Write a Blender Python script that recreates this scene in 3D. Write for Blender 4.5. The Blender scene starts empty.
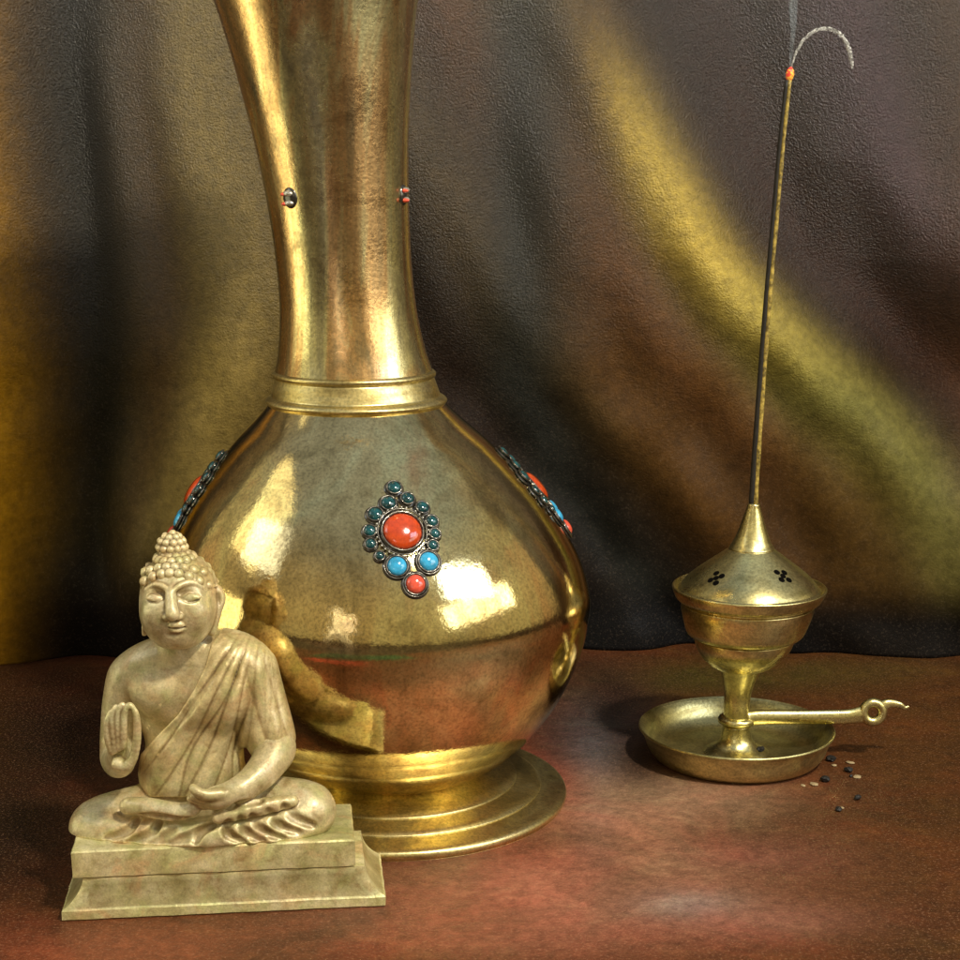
import bpy, bmesh, math, random
import numpy as np
from mathutils import Vector, Matrix
from mathutils.bvhtree import BVHTree
random.seed(4); rng = np.random.RandomState(7)
scene = bpy.context.scene
COL = scene.collection
PI = math.pi
# ------------------------------------------------------------------ camera
H = 0.37; PITCH = math.radians(10.5); F = 1716.0; CP, SP = math.cos(PITCH), math.sin(PITCH)
cam = bpy.data.cameras.new('camera'); co = bpy.data.objects.new('camera', cam); COL.objects.link(co)
co.location = (0, 0, H); co.rotation_euler = (PI/2 - PITCH, 0, 0)
cam.sensor_width = 36; cam.lens = F/960*36; cam.clip_start = .01; cam.clip_end = 100
scene.camera = co
def P(px, py, Y):                       # photo position -> world point in the plane at distance Y
    a = (px-480)/F; b = (480-py)/F
    d = Vector((a, CP + b*SP, -SP + b*CP)); t = Y/d.y
    return Vector((a*t, Y, H + d.z*t))
def depth(Y, z): return Y*CP + (H-z)*SP
def px_of(x, y, z):
    d = y*CP + (H-z)*SP; v = -y*SP*-1*0 + (z-H)*CP + y*SP
    return 480 + F*x/d, 480 - F*v/d
# ------------------------------------------------------------------ object helpers
def setp(o, label=None, cat=None, group=None, kind=None):
    if label: o['label'] = label
    if cat: o['category'] = cat
    if group: o['group'] = group
    if kind: o['kind'] = kind
    return o
def empty(name, loc, label, cat, group=None):
    o = bpy.data.objects.new(name, None); COL.objects.link(o); o.location = loc; o.empty_display_size = .02
    return setp(o, label, cat, group)
def link(name, me, mat=None, parent=None, smooth=True):
    o = bpy.data.objects.new(name, me); COL.objects.link(o)
    if mat: me.materials.append(mat)
    if smooth: me.polygons.foreach_set('use_smooth', [True]*len(me.polygons))
    if parent:
        o.parent = parent
        p = parent; off = Vector((0, 0, 0))
        while p: off += p.location; p = p.parent
        o.location = (0, 0, 0); me.transform(Matrix.Translation(-off))
    return o
def mesh_from(verts, faces, name='m'):
    me = bpy.data.meshes.new(name); me.from_pydata([tuple(v) for v in verts], [], faces); me.update(); return me
class MB:
    def __init__(s): s.v = []; s.f = []
    def add(s, v, f):
        n = len(s.v); s.v += [tuple(p) for p in v]; s.f += [tuple(i+n for i in q) for q in f]; return s
    def build(s, name, mat, parent=None, smooth=True): return link(name, mesh_from(s.v, s.f, name), mat, parent, smooth)
def cr(pts, n=6):                       # Catmull-Rom through points
    pts = [np.array(p, float) for p in pts]; out = []
    for i in range(len(pts)-1):
        p0 = pts[max(i-1, 0)]; p1 = pts[i]; p2 = pts[i+1]; p3 = pts[min(i+2, len(pts)-1)]
        for k in range(n):
            t = k/n
            out.append(.5*((2*p1)+(-p0+p2)*t+(2*p0-5*p1+4*p2-p3)*t*t+(-p0+3*p1-3*p2+p3)*t**3))
    out.append(pts[-1]); return out
def lathe(prof, cx, cy, n=160, close=False):
    """prof: (r, z) list; cx: function of z."""
    v = []; f = []
    for r, z in prof:
        for k in range(n):
            a = 2*PI*k/n; v.append((cx(z)+r*math.sin(a), cy-r*math.cos(a), z))
    m = len(prof)
    for i in range(m-1 + (1 if close else 0)):
        j = (i+1) % m
        for k in range(n):
            q = (k+1) % n
            f.append((i*n+k, i*n+q, j*n+q, j*n+k))
    return v, f
def tube(pts, rad, n=10, flat=None):
    """pts world; rad number or list; flat=(ky) squash in the second frame axis"""
    pts = [Vector(p) for p in pts]; m = len(pts)
    if not hasattr(rad, '__len__'): rad = [rad]*m
    v = []; f = []; up = Vector((0, -1, 0.13)).normalized()
    for i, p in enumerate(pts):
        t = (pts[min(i+1, m-1)]-pts[max(i-1, 0)]).normalized()
        a = t.cross(up)
        if a.length < 1e-4: a = Vector((1, 0, 0))
        a.normalize(); b = a.cross(t).normalized()
        for k in range(n):
            th = 2*PI*k/n; v.append(p + a*math.cos(th)*rad[i] + b*math.sin(th)*rad[i]*(flat or 1))
    for i in range(m-1):
        for k in range(n):
            q = (k+1) % n; f.append((i*n+k, i*n+q, (i+1)*n+q, (i+1)*n+k))
    f.append(tuple(range(n))[::-1]); f.append(tuple((m-1)*n+k for k in range(n)))
    return v, f
# ------------------------------------------------------------------ materials
def newmat(name):
    m = bpy.data.materials.new(name); m.use_nodes = True; nt = m.node_tree
    b = nt.nodes['Principled BSDF']; return m, nt, b
def N(nt, t, **kw):
    n = nt.nodes.new(t)
    for k, v in kw.items():
        if k in n.inputs.keys(): n.inputs[k].default_value = v
        else: setattr(n, k, v)
    return n
def noise(nt, vec, scale, detail=3, rough=.55, dist=0):
    n = N(nt, 'ShaderNodeTexNoise'); n.inputs['Scale'].default_value = scale; n.inputs['Detail'].default_value = detail
    n.inputs['Roughness'].default_value = rough; n.inputs['Distortion'].default_value = dist
    nt.links.new(vec, n.inputs['Vector']); return n.outputs['Fac']
def ramp(nt, fac, stops):
    r = N(nt, 'ShaderNodeValToRGB'); e = r.color_ramp.elements
    e[0].position, e[0].color = stops[0][0], (*stops[0][1], 1); e[1].position, e[1].color = stops[-1][0], (*stops[-1][1], 1)
    for p, c in stops[1:-1]:
        x = e.new(p); x.color = (*c, 1)
    nt.links.new(fac, r.inputs['Fac']); return r.outputs['Color']
def mixc(nt, fac, a, b, mode='MIX'):
    m = N(nt, 'ShaderNodeMix', data_type='RGBA', blend_type=mode)
    for s, x in ((m.inputs[0], fac), (m.inputs[6], a), (m.inputs[7], b)):
        if isinstance(x, (int, float)): s.default_value = x
        elif isinstance(x, tuple): s.default_value = (*x, 1)
        else: nt.links.new(x, s)
    return m.outputs[2]
def g(x): return (x, x, x)
def mapping(nt, scale=(1, 1, 1), rot=(0, 0, 0)):
    t = N(nt, 'ShaderNodeTexCoord'); m = N(nt, 'ShaderNodeMapping'); m.inputs['Scale'].default_value = scale
    m.inputs['Rotation'].default_value = rot
    nt.links.new(t.outputs['Object'], m.inputs['Vector']); return m.outputs['Vector']
def bump(nt, b, heights, normal=None):
    """heights: (socket, strength, distance)"""
    prev = normal
    for h, s, d in heights:
        n = N(nt, 'ShaderNodeBump'); n.inputs['Strength'].default_value = s; n.inputs['Distance'].default_value = d
        nt.links.new(h, n.inputs['Height'])
        if prev: nt.links.new(prev, n.inputs['Normal'])
        prev = n.outputs['Normal']
    nt.links.new(prev, b.inputs['Normal']); return prev

def mat_brass(name, cols, rough=(.16, .34), bs=.25, grain=620, metallic=1.0, tarn=.5, streak=(1, 1, .25), hb=.05):
    m, nt, b = newmat(name); v = mapping(nt); vs = mapping(nt, streak)
    big = noise(nt, vs, 16, 5, .62, .9)
    c = ramp(nt, big, [(.3, cols[0]), (.45, cols[1]), (.56, cols[2]), (.7, cols[3])])
    gr = noise(nt, v, grain, 2, .7)
    c = mixc(nt, .6, c, ramp(nt, gr, [(.3, g(.45)), (.5, g(.95)), (.68, g(1.25))]), 'MULTIPLY')
    t = noise(nt, v, 42, 6, .7, .4)
    tf = ramp(nt, t, [(.5, g(0)), (.68, g(tarn))])
    c = mixc(nt, tf, c, (.13, .085, .03))
    nt.links.new(c, b.inputs['Base Color'])
    b.inputs['Metallic'].default_value = metallic
    r = ramp(nt, t, [(.35, g(rough[0])), (.7, g(rough[1]))]); nt.links.new(r, b.inputs['Roughness'])
    bump(nt, b, [(noise(nt, v, grain*.6, 3, .6), bs, .0005), (noise(nt, v, 34, 3, .5), hb, .0012)])
    return m
BR = [(.44, .33, .14), (.74, .56, .25), (.84, .72, .34), (.78, .48, .22)]
M_vase = mat_brass('vase_brass', BR, (.06, .17), .13)
M_neck = mat_brass('neck_brass', [(.30, .26, .15), (.74, .46, .20), (.82, .74, .38), (.50, .46, .28)], (.22, .34), .2, streak=(2.6, 2.6, .18))
M_foot = mat_brass('foot_brass', [(.40, .33, .14), (.72, .58, .24), (.84, .73, .36), (.62, .46, .22)], (.30, .44), .2, streak=(1, 1, 6))
M_burn = mat_brass('burner_brass', [(.40, .34, .14), (.68, .59, .27), (.82, .74, .34), (.50, .40, .17)], (.24, .38), .2, streak=(1, 1, 4))
M_dish = mat_brass('dish_brass', [(.30, .28, .12), (.55, .50, .24), (.70, .64, .30), (.42, .36, .16)], (.3, .45), .3, streak=(1, 1, 3))

def mat_stone(name, c0, c1, c2, rough=.42):
    m, nt, b = newmat(name); v = mapping(nt)
    c = ramp(nt, noise(nt, v, 38, 5, .62, .6), [(.3, c0), (.5, c1), (.68, c2)])
    c = mixc(nt, ramp(nt, noise(nt, v, 90, 4, .65), [(.46, g(0)), (.70, g(.6))]), c, (.34, .36, .12))
    c = mixc(nt, ramp(nt, noise(nt, v, 55, 3, .6, 1), [(.54, g(0)), (.72, g(.6))]), c, (.52, .32, .15))
    c = mixc(nt, 1, c, ramp(nt, noise(nt, v, 120, 6, .72, .5), [(.32, (.72, .64, .54)), (.48, g(1)), (.68, g(1.25))]), 'MULTIPLY')
    c = mixc(nt, .5, c, ramp(nt, noise(nt, v, 900, 2, .7), [(.3, g(.6)), (.5, g(.98)), (.7, g(1.2))]), 'MULTIPLY')
    geo = N(nt, 'ShaderNodeNewGeometry')          # raised edges lightened and carved grooves darkened
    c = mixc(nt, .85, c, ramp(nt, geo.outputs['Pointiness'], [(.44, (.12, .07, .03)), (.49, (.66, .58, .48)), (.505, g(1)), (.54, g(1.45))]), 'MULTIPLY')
    nt.links.new(c, b.inputs['Base Color'])
    b.inputs['Metallic'].default_value = .25
    b.inputs['Roughness'].default_value = rough
    b.inputs['Coat Weight'].default_value = .35; b.inputs['Coat Roughness'].default_value = .25
    bump(nt, b, [(noise(nt, v, 480, 3, .65), .35, .0006), (noise(nt, v, 70, 4, .6), .35, .0015)])
    return m
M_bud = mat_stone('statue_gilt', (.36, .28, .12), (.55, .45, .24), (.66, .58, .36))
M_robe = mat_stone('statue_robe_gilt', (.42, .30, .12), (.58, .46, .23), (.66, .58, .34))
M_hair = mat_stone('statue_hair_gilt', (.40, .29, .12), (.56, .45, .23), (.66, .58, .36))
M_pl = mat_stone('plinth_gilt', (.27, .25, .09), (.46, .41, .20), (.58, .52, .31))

def mat_gem(name, col, rough=.12, dark=.6, sc=260):
    m, nt, b = newmat(name); v = mapping(nt)
    c = ramp(nt, noise(nt, v, sc, 4, .6), [(.3, tuple(x*dark for x in col)), (.6, col)])
    nt.links.new(c, b.inputs['Base Color']); b.inputs['Roughness'].default_value = rough
    b.inputs['Coat Weight'].default_value = .7; b.inputs['Coat Roughness'].default_value = .08
    bump(nt, b, [(noise(nt, v, 500, 2, .6), .15, .0004)])
    return m
G_red = mat_gem('coral_stone', (.62, .065, .010)); G_blue = mat_gem('turquoise_stone', (.045, .44, .78))
G_teal = mat_gem('dark_teal_stone', (.006, .085, .095), .08, .12)
G_pink = mat_gem('bright_coral_stone', (.85, .11, .06))
M_sil = mat_gem('tarnished_silver', (.10, .09, .075), .3, .25); M_sil.node_tree.nodes['Principled BSDF'].inputs['Metallic'].default_value = .7
M_bead = mat_gem('pale_silver', (.62, .60, .52), .25, .6); M_bead.node_tree.nodes['Principled BSDF'].inputs['Metallic'].default_value = .6
M_blk = mat_gem('black_hole', (.003, .0025, .002), .9, .6); M_blk.node_tree.nodes['Principled BSDF'].inputs['Coat Weight'].default_value = 0; M_blk.node_tree.nodes['Principled BSDF'].inputs['Specular IOR Level'].default_value = .05

def mat_attr(name, grain_col, grain_amt, rough, bumps, coat, gs=500, spec=.5, sheen=0, mott=None, cr_=.14, top=False):
    m, nt, b = newmat(name); v = mapping(nt)
    at = N(nt, 'ShaderNodeAttribute', attribute_name='Col'); c = at.outputs['Color']
    if mott:
        for sc, lo, hi, colr, amt in mott:
            c = mixc(nt, ramp(nt, noise(nt, v, sc, 5, .62, .8), [(lo, g(0)), (hi, g(amt))]), c, colr, 'MULTIPLY')
    c = mixc(nt, .8, c, ramp(nt, noise(nt, v, gs*.25, 4, .7), [(.3, g(.62)), (.5, g(1)), (.7, g(1.4))]), 'MULTIPLY')
    gr = noise(nt, v, gs, 2, .7)
    c = mixc(nt, ramp(nt, gr, [(.56, g(0)), (.68, g(grain_amt))]), c, grain_col)
    nt.links.new(c, b.inputs['Base Color']); b.inputs['Roughness'].default_value = rough
    b.inputs['Specular IOR Level'].default_value = spec
    b.inputs['Coat Weight'].default_value = coat; b.inputs['Coat Roughness'].default_value = cr_
    if top:                           # clear coat on the cloth, heavier towards the top
        b.inputs['Coat IOR'].default_value = 2.0
        s1 = N(nt, 'ShaderNodeSeparateXYZ'); nt.links.new(v, s1.inputs[0]); q1 = N(nt, 'ShaderNodeMapRange')
        q1.inputs[1].default_value = .22; q1.inputs[2].default_value = .47; q1.inputs[3].default_value = .04; q1.inputs[4].default_value = 1
        nt.links.new(s1.outputs['Z'], q1.inputs[0]); nt.links.new(q1.outputs[0], b.inputs['Coat Weight'])
    hs = []
    for s, st, d in bumps:
        x = noise(nt, v, s, 3, .6)
        if top:                       # the cloth is pebbled more coarsely towards the top
            sp_ = N(nt, 'ShaderNodeSeparateXYZ'); nt.links.new(v, sp_.inputs[0])
            q = N(nt, 'ShaderNodeMapRange'); q.inputs[1].default_value = .12; q.inputs[2].default_value = .46; q.inputs[3].default_value = .12; q.inputs[4].default_value = 1
            nt.links.new(sp_.outputs['Z'], q.inputs[0]); mm = N(nt, 'ShaderNodeMath', operation='MULTIPLY'); nt.links.new(x, mm.inputs[0]); nt.links.new(q.outputs[0], mm.inputs[1]); x = mm.outputs[0]
        hs.append((x, st, d))
    n = bump(nt, b, hs)
    nt.links.new(n, b.inputs['Coat Normal'])
    return m
M_drape = mat_attr('painted_drape_cloth', (.24, .18, .13), .08, .8, [(620, 1, .0034), (60, .05, .001)], .9, gs=520, cr_=.36, top=True, spec=.12)
M_table = mat_attr('red_brown_tabletop', (.46, .25, .14), .25, .55, [(520, .6, .0012), (90, .2, .001)], .28, gs=620, spec=.2,
                   mott=[(9, .45, .68, (1.5, 1.05, 1.1), .8), (13, .5, .7, (.5, .55, .5), .8), (24, .52, .7, (1.5, 1.8, 1.7), .6), (70, .5, .72, (.7, .68, .7), .6)], cr_=.3)

# ------------------------------------------------------------------ table (setting)
def smooth01(x): x = np.clip(x, 0, 1); return x*x*(3-2*x)
def set_col(me, rgb):
    a = me.color_attributes.new('Col', 'FLOAT_COLOR', 'POINT')
    arr = np.ones((len(me.vertices), 4), np.float32); arr[:, :3] = rgb; a.data.foreach_set('color', arr.ravel())
def grid(xs, ys):
    nx, ny = len(xs), len(ys)
    f = [(j*nx+i, j*nx+i+1, (j+1)*nx+i+1, (j+1)*nx+i) for j in range(ny-1) for i in range(nx-1)]
    return f
def blob(px, py, cx, cy, sx, sy, rot=0):
    c, s = math.cos(rot), math.sin(rot); u = (px-cx)*c+(py-cy)*s; w = -(px-cx)*s+(py-cy)*c
    return np.exp(-(u/sx)**2-(w/sy)**2)
def lerp(c, col, a): return c*(1-a[:, None]) + np.array(col)*a[:, None]
def build_table():
    xs = np.linspace(-1.3, 1.3, 521); ys = np.linspace(-1.25, 1.62, 575)
    X, Y = np.meshgrid(xs, ys); x = X.ravel(); y = Y.ravel()
    d = np.maximum(y*CP+H*SP, .05); px = 480+F*x/d; py = 480-F*(-H*CP+y*SP)/d
    front = y < .45
    c = np.tile(np.array([.105, .030, .006]), (len(x), 1))
    # stains, worn colour and painted shadow pools of the top, at the places the photograph has them
    def st(cx, cy, sx, sy, col, a, rot=0):
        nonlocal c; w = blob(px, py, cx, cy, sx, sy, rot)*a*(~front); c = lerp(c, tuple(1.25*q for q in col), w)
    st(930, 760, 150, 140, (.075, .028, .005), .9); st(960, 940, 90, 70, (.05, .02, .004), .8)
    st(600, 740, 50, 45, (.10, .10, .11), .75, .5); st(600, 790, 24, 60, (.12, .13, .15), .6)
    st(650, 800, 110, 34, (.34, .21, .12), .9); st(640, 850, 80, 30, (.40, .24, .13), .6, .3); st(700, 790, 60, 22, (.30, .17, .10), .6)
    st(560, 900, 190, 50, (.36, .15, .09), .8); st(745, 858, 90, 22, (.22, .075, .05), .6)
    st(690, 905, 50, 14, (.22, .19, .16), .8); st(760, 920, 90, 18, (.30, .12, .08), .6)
    st(700, 678, 120, 20, (.055, .042, .006), .9); st(820, 672, 130, 14, (.07, .045, .007), .8); st(615, 700, 40, 40, (.02, .010, .006), .8); st(640, 760, 30, 30, (.02, .010, .006), .8)  # last two: painted shade beside the vase and left of the dish
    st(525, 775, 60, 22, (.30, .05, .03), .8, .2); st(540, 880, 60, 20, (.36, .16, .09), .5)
    st(120, 950, 180, 30, (.26, .075, .03), .8); st(40, 730, 150, 70, (.014, .005, .002), .97)  # second: painted shadow pool left of the statue
    st(10, 830, 75, 90, (.012, .005, .002), .97); st(470, 920, 90, 30, (.26, .10, .05), .7)  # first: same painted shadow, nearer the viewer
    # the near part of the top, outside the picture but mirrored in the vase: dark, green and red bands
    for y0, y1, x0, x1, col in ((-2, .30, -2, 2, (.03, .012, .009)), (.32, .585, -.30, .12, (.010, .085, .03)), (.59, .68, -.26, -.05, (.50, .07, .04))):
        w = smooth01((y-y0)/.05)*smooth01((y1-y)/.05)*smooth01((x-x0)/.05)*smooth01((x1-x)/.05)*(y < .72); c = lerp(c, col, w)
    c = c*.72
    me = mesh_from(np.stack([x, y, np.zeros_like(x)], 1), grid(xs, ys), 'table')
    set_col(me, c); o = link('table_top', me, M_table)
    md = o.modifiers.new('t', 'SOLIDIFY'); md.thickness = .035; md.offset = -1
    setp(o, 'reddish brown mottled tabletop under the vase, statue and burner', 'table', kind='structure')
build_table()

# ------------------------------------------------------------------ drape
YD = 1.27
def curve(pts): ys = [p[1] for p in pts]; xs = [p[0] for p in pts]; return lambda y: np.interp(y, ys, xs)
def build_drape():
    xs = np.linspace(-.85, .85, 620); zs = np.linspace(0, .95, 350)
    X, Z = np.meshgrid(xs, zs); x = X.ravel(); z = Z.ravel()
    d = YD*CP+(H-z)*SP; px = 480+F*x/d; py = 480-F*((z-H)*CP+YD*SP)/d
    c = np.tile(np.array([.050, .030, .014]), (len(x), 1)); h = np.zeros_like(x)
    wob = 8*np.sin(py/61)+5*np.sin(py/37+1)
    def stripe(pts, wl, wr, col, a, amp, aw=1.0, fade=None):  # fold light and shade go into the colour: ridges lighter, hollows darker
        nonlocal c, h
        cx = curve(pts)(py); t = px-cx
        k = np.where(t < 0, np.exp(-(t/wl)**2), np.exp(-(t/wr)**2))
        f = 1 if fade is None else np.interp(py, [p[0] for p in fade], [p[1] for p in fade])
        c = lerp(c, col, np.clip(k*a*f, 0, 1)); h += amp*np.where(t < 0, np.exp(-(t/(wl*aw))**2), np.exp(-(t/(wr*aw))**2))*(f*.7+.3 if fade is not None else 1)
    # right of the vase -------------------------------------------------
    main = [(420, -500), (520, -60), (548, 10), (590, 75), (640, 160), (688, 245), (745, 315), (805, 375), (870, 440), (935, 520), (1010, 640), (1100, 800)]
    off = lambda dx, dy=0: [(a+dx, b+dy) for a, b in main]
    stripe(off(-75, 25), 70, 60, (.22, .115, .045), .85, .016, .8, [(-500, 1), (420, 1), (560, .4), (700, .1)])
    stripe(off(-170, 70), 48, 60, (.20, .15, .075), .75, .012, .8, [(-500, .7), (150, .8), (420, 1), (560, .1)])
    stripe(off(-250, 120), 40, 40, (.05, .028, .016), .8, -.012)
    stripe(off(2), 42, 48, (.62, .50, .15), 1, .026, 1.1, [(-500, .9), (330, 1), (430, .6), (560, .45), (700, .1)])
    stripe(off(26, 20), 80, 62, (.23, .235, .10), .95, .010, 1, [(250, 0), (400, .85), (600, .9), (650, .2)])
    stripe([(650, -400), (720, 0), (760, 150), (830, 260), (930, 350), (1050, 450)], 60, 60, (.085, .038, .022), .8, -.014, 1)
    stripe([(760, -400), (830, 0), (880, 160), (960, 260), (1060, 360)], 55, 70, (.16, .105, .13), .7, .016)  # purple-grey glare painted into the cloth
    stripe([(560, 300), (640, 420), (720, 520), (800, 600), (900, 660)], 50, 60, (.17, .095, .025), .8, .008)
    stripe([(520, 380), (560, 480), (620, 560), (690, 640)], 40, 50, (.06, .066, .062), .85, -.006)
    stripe([(600, 560), (560, 660)], 60, 30, (.012, .008, .006), .6, -.01, 1, [(520, 0), (600, 1)])  # painted shade right of the vase
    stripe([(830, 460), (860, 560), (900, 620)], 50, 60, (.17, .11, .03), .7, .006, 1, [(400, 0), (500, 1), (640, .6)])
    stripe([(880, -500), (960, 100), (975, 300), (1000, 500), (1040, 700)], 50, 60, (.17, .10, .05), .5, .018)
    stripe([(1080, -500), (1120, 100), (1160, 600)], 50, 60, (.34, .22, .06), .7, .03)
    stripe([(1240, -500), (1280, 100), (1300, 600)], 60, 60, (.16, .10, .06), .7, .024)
    band = smooth01((py-575)/50)*smooth01((px-540)/40); c = lerp(c, (.012, .012, .015), band*.88); h -= band*.006  # shade low on the drape, painted into its colour
    # left of the vase: a heavy front fold with a sharp edge ------------
    t = 345-px; ins = smooth01(t/60)
    low = smooth01((640-py)/150)
    left = np.tile(np.array([.075, .048, .016]), (len(x), 1)); hl = np.zeros_like(x)
    def ls(pts, wl, wr, col, a, amp, f=1):  # left folds, their light and shade painted into the colour too
        nonlocal left, hl
        tt = px-curve(pts)(py); k = np.where(tt < 0, np.exp(-(tt/wl)**2), np.exp(-(tt/wr)**2))
        left = lerp(left, col, np.clip(k*a*f, 0, 1)); hl += amp*k
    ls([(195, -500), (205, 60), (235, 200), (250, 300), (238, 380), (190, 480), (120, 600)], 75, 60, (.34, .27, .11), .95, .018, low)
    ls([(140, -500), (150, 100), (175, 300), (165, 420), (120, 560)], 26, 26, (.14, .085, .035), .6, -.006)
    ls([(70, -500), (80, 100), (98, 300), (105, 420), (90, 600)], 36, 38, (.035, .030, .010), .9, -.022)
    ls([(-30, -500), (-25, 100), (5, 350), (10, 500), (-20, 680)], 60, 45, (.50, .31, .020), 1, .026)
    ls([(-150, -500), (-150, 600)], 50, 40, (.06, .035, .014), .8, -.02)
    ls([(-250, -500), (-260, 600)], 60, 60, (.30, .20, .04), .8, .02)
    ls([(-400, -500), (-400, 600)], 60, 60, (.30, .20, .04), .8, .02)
    dk = smooth01((py-520)/110)*smooth01((px-20)/90); left = lerp(left, (.016, .007, .003), dk*.93)  # painted shadow low on the drape around the statue
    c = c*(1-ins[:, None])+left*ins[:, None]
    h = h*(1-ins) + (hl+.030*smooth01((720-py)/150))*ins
    h += .0018*np.sin(px/23+wob*.2+py/90)+.0012*np.sin(px/11-py/47)
    yy = YD-h
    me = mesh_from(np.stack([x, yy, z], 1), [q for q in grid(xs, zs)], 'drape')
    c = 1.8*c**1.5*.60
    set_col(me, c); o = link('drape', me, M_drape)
    md = o.modifiers.new('t', 'SOLIDIFY'); md.thickness = .002; md.offset = 1
    setp(o, 'brown draped backdrop cloth with a golden fold sweeping down to the right', 'curtain')
build_drape()

# ------------------------------------------------------------------ vase
YV = .970
def vz(py): return P(480, py, YV).z
vc = [(vz(y), (x-480)*depth(YV, vz(y))/F) for y, x in ((-150, 300), (0, 316), (100, 327), (200, 338), (300, 347.5), (400, 356.5), (500, 367.5), (600, 378), (700, 388), (770, 394), (800, 397))]
vc.sort(); _z = [a for a, b in vc]; _x = [b for a, b in vc]
def vcx(z): return float(np.interp(z, _z, _x))
def rp(half, py): z = vz(py); return (half*depth(YV, z)/F, z)
base = (vcx(0), YV, 0)
vase = empty('vase', base, 'tall brass vase with round belly, flared foot and coral and turquoise medallions', 'vase')
body_prof = cr([rp(*q) for q in ((60, 772), (84, 766), (112, 752), (145, 725), (174, 690), (198, 648), (210, 612), (212, 588), (205, 556), (190, 524), (171, 494), (150, 468), (125, 440), (102, 418), (88, 403))], 8)
bm_v, bm_f = lathe(body_prof, vcx, YV, 192)
body = MB().add(bm_v, bm_f).build('belly', M_vase, vase)
bvh = BVHTree.FromPolygons([Vector(p) for p in bm_v], bm_f)
col_prof = cr([rp(*q) for q in ((87.5, 404), (90, 401.5), (90.5, 399), (88, 396.5), (84.5, 395))], 4) + cr([rp(*q) for q in ((84.5, 395), (82, 386), (79.5, 377))], 4) + \
    cr([rp(*q) for q in ((79.5, 377), (81.5, 375), (81.5, 372), (78.5, 370))], 4)
MB().add(*lathe(col_prof, vcx, YV, 160)).build('collar', M_foot, vase)
neck_prof = cr([rp(*q) for q in ((78.5, 370.5), (73.5, 350), (69, 318), (67.5, 290), (68, 250), (71, 200), (76, 150), (83, 100), (91.5, 50), (102, 0), (116, -50), (134, -90), (152, -112), (156, -114), (154, -118), (146, -112), (128, -88), (98, -20), (78, 80), (64, 200))], 8)
nv, nf = lathe(neck_prof, vcx, YV, 160)
MB().add(nv, nf).build('neck', M_neck, vase)
bvhn = BVHTree.FromPolygons([Vector(p) for p in nv], nf)
foot_prof = [(.090, .0), (.1, .0)] + cr([(.1, .0), (.1012, .002), (.1012, .0040), (.0995, .0056), (.093, .0070), (.0865, .0082)], 4) + \
    cr([(.0865, .0082), (.0862, .0090), (.0835, .0104), (.078, .0116), (.0725, .0128)], 6) + cr([(.0725, .0128), (.0720, .0137), (.069, .0150), (.062, .0166), (.056, .0186), (.0510, .0215), (.0492, .0255), (.0495, .0300)], 6)
MB().add(*lathe(foot_prof, vcx, YV, 192)).build('foot', M_foot, vase)

def frame_on(p, n):
    n = n.normalized(); u = Vector((0, 0, 1)).cross(n).normalized(); w = n.cross(u).normalized(); return u, w, n
def cabochon(mb, p, fr, r, h, sx=1, sy=1, seg=20, rings=6, bulge=1):
    u, w, n = fr; v = []; f = []
    for i in range(rings):
        a = i/rings*PI/2; rr = r*math.cos(a)**.8; hh = h*math.sin(a)
        for k in range(seg):
            t = 2*PI*k/seg; v.append(p+u*math.cos(t)*rr*sx+w*math.sin(t)*rr*sy+n*hh)
    v.append(p+n*h)
    for i in range(rings-1):
        for k in range(seg):
            q = (k+1) % seg; f.append((i*seg+k, i*seg+q, (i+1)*seg+q, (i+1)*seg+k))
    for k in range(seg): f.append(((rings-1)*seg+k, (rings-1)*seg+(k+1) % seg, rings*seg))
    mb.add(v, f)
def ring(mb, p, fr, R, r, lift=0, seg=26, s=8, wob=0):
    u, w, n = fr; v = []; f = []
    for k in range(seg):
        t = 2*PI*k/seg; dr = u*math.cos(t)+w*math.sin(t); rr = r*(1+wob*random.uniform(-1, 1))
        for j in range(s):
            b = 2*PI*j/s; v.append(p+dr*(R+rr*math.cos(b))+n*(lift+rr*math.sin(b)))
    for k in range(seg):
        for j in range(s):
            f.append((k*s+j, ((k+1) % seg)*s+j, ((k+1) % seg)*s+(j+1) % s, k*s+(j+1) % s))
    mb.add(v, f)
GEMS = [(402, 532.5, 21.5, 'r'), (393.7, 489, 7.5, 't'), (388, 504.5, 8, 't'), (407, 500, 7, 't'), (421.7, 509, 7, 't'), (431, 522.5, 6.6, 't'), (434, 535, 5.8, 't'),
        (432, 546.5, 5.8, 't'), (375, 515.5, 8, 't'), (369.5, 532, 6.6, 't'), (370.5, 545, 6, 't'), (379.5, 557, 5, 't'), (396.7, 567, 11, 'b'), (428, 562.5, 11, 'b'), (415, 585, 11, 'p')]
def hit(px, py, tree=bvh):
    o = Vector((0, 0, H)); d = (P(px, py, 1)-o).normalized(); loc, nn, _, _ = tree.ray_cast(o, d)
    if nn.dot(d) > 0: nn = -nn
    return loc, nn
def surf_at(th, z):
    lo = Vector((vcx(z), YV, z)); d = Vector((math.sin(th), -math.cos(th), 0)); loc, nn, _, _ = bvh.ray_cast(lo+d*.4, -d)
    if nn.dot(d) < 0: nn = -nn
    return loc, nn
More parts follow.
